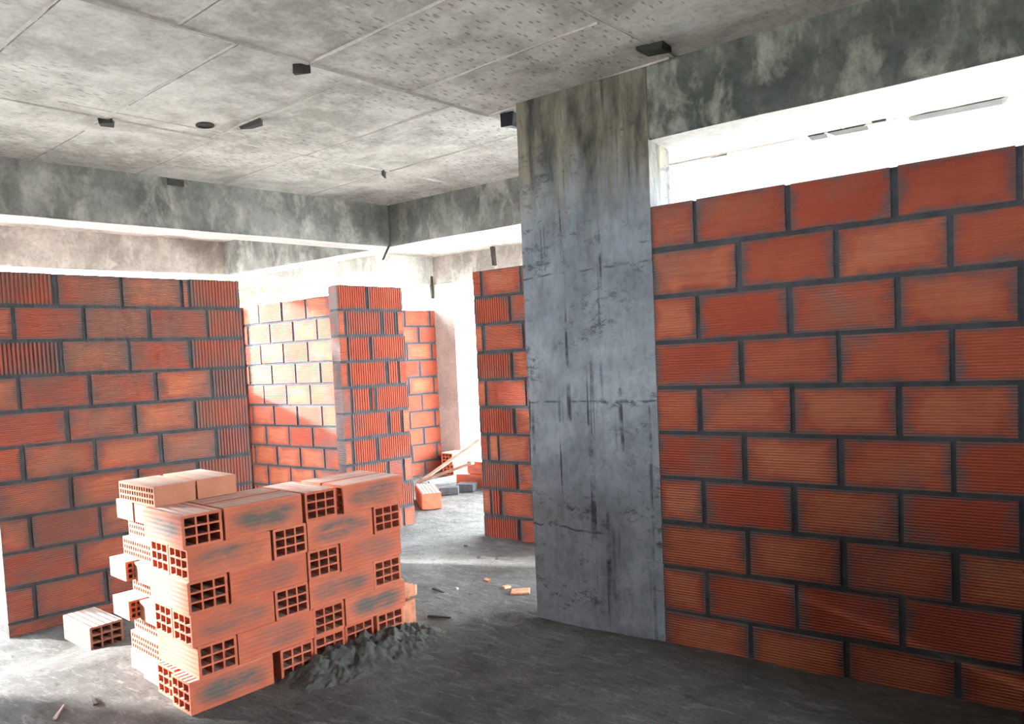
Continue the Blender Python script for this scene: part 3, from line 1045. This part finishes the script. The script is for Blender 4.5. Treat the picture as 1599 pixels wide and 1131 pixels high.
scrap('formwork_scrap', -3.93, 1.975, rect(0.07, 0.06), 0.04, M_DARKWOOD, 'torn dark scrap at the left ceiling seam crossing', 50)
scrap('formwork_scrap', -3.66, 3.70, rect(0.02, 0.05), 0.06, M_DARKWOOD, 'narrow tab hanging from the ceiling near the back beam', 30)
scrap('formwork_scrap', -1.37, 3.07, [(-0.07, -0.03), (0.05, -0.05), (0.08, 0.03), (-0.02, 0.02)], 0.035, M_DARKWOOD, 'dark torn flap in the corner where ceiling meets the right beam', 20)
scrap('formwork_scrap', -2.36, 3.36, [(-0.03, -0.04), (0.05, -0.05), (0.06, 0.05), (0.0, 0.04)], 0.085, plain('black_plastic', (0.012, 0.012, 0.018), 0.5, 0.2), 'black flap hanging beside the top left of the column', 15)
# junction boxes cast into the slab: a shallow dark cup with a rim
def cup(x, y, a, b, ang, label):
    bm = bmesh.new()
    n = 24
    rings = []
    for rr_, z in ((1.0, 0.0), (1.02, -0.006), (0.86, -0.007), (0.80, -0.001), (0.0, -0.0008)):
        rings.append([bm.verts.new((a * rr_ * math.cos(2 * PI * i / n), b * rr_ * math.sin(2 * PI * i / n), z)) for i in range(n)] if rr_ else [bm.verts.new((0, 0, z))])
    for A, Bq in zip(rings, rings[1:]):
        for i in range(n):
            if len(Bq) == 1:
                bm.faces.new((A[i], A[(i + 1) % n], Bq[0]))
            else:
                bm.faces.new((A[i], A[(i + 1) % n], Bq[(i + 1) % n], Bq[i]))
    bmesh.ops.recalc_face_normals(bm, faces=bm.faces)
    o = finish(bm, 'conduit_box', M_DARKWOOD, smooth=False)
    o.location = (x, y, ZC)
    o.rotation_euler = (0, 0, math.radians(ang))
    return tag(o, label, 'electrical box')
cup(-3.645, 2.355, 0.052, 0.045, 0, 'round dark conduit box cast into the ceiling between the seams')
scrap('formwork_scrap', -3.44, 2.50, [(-0.10, -0.012), (0.10, -0.02), (0.07, 0.02), (-0.03, 0.018)], 0.03, M_DARKWOOD, 'long splintered scrap hanging from the ceiling right of the conduit box', 0)
# dark hole box in the left beam
bp = BC + BD * ((2.84 - 1.85) / BD.y)
bm = bmesh.new()
boxm(bm, frame(Vector((0, 0, 0)), BD, BN), (-0.055, -0.004, -0.045), (0.055, 0.02, 0.0))
bmesh.ops.recalc_face_normals(bm, faces=bm.faces)
o = finish(bm, 'conduit_box', M_DARKWOOD)
o.location = (bp.x, bp.y, ZC - 0.005)
tag(o, 'dark conduit box at the top of the left beam', 'electrical box')
stick('steel_strip', (-4.44, 4.505, 2.395), (-4.415, 4.40, 2.27), 0.02, 0.006, M_DARKWOOD, 'thin dark strip hanging from the back beam above the short wall', 'strip', 0.9)
stick('steel_strip', (-6.30, 7.10, 2.50), (-6.30, 7.10, 2.22), 0.04, 0.03, M_DARKWOOD, 'dark stub hanging where the far beams meet', 'strip', 0.9)
stick('steel_strip', (-5.20, 6.95, 2.72), (-5.18, 6.95, 2.50), 0.05, 0.04, M_DARKWOOD, 'grey stub hanging from the ceiling before the far beam', 'strip', 0.9)
# scraps over the window gap on the right
for (x, y, a, b, lb) in ((-1.78, 5.03, 0.12, 0.03, 'small dark scrap at the left end of the seam above the right wall'),
                         (-1.14, 5.06, 0.10, 0.11, 'square dark scrap on the seam above the right wall'),
                         (-0.96, 5.06, 0.22, 0.11, 'oblong dark scrap right of the square one above the right wall'),
                         (-0.78, 5.0, 0.08, 0.04, 'tiny dark scrap right of the oblong one above the right wall'),
                         (-0.38, 5.08, 0.52, 0.13, 'long dark scrap on the seam above the right wall')):
    scrap('formwork_scrap', x, y, rect(a, b), 0.012, M_DARKWOOD, lb, 0)

# ------------------------------------------------------------------ trees past the patio, just over the walls
def tree(x, y, h, rad, label, seed):
    rn = random.Random(seed)
    root = bpy.data.objects.new('tree', None)
    COL.objects.link(root)
    root.location = (x, y, -0.35)
    tag(root, label, 'tree')
    bm = bmesh.new()
    n = 10
    prev = None
    for i in range(9):
        a = i / 8
        rr_ = 0.12 * (1 - 0.7 * a)
        c = Vector((0.15 * math.sin(a * 3), 0.1 * math.sin(a * 2 + 1), a * h * 0.8))
        ring = [bm.verts.new(c + Vector((rr_ * math.cos(2 * PI * k / n), rr_ * math.sin(2 * PI * k / n), 0))) for k in range(n)]
        if prev:
            for k in range(n):
                bm.faces.new((prev[k], prev[(k + 1) % n], ring[(k + 1) % n], ring[k]))
        prev = ring
    finish(bm, 'trunk', M_BARK, root)
    bm = bmesh.new()
    for i in range(2600):
        v = Vector((rn.gauss(0, 1), rn.gauss(0, 1), rn.gauss(0, 1))).normalized() * rad * (0.55 + 0.45 * rn.random())
        c = v + Vector((0, 0, h * 0.75))
        c += 0.35 * noise.noise_vector(c * 1.3)
        q = Vector((rn.gauss(0, 1), rn.gauss(0, 1), rn.gauss(0, 1))).normalized()
        w = q.orthogonal().normalized()
        e = q.cross(w)
        sz = rn.uniform(0.06, 0.12)
        bm.faces.new([bm.verts.new(c + w * sz * a_ + e * sz * 0.5 * b_) for a_, b_ in ((-1, 0), (0, -1), (1, 0), (0, 1))])
    finish(bm, 'foliage', M_LEAF, root)
tree(-11.5, 8.2, 4.2, 1.6, 'green tree outside, glimpsed over the back wall', 1)
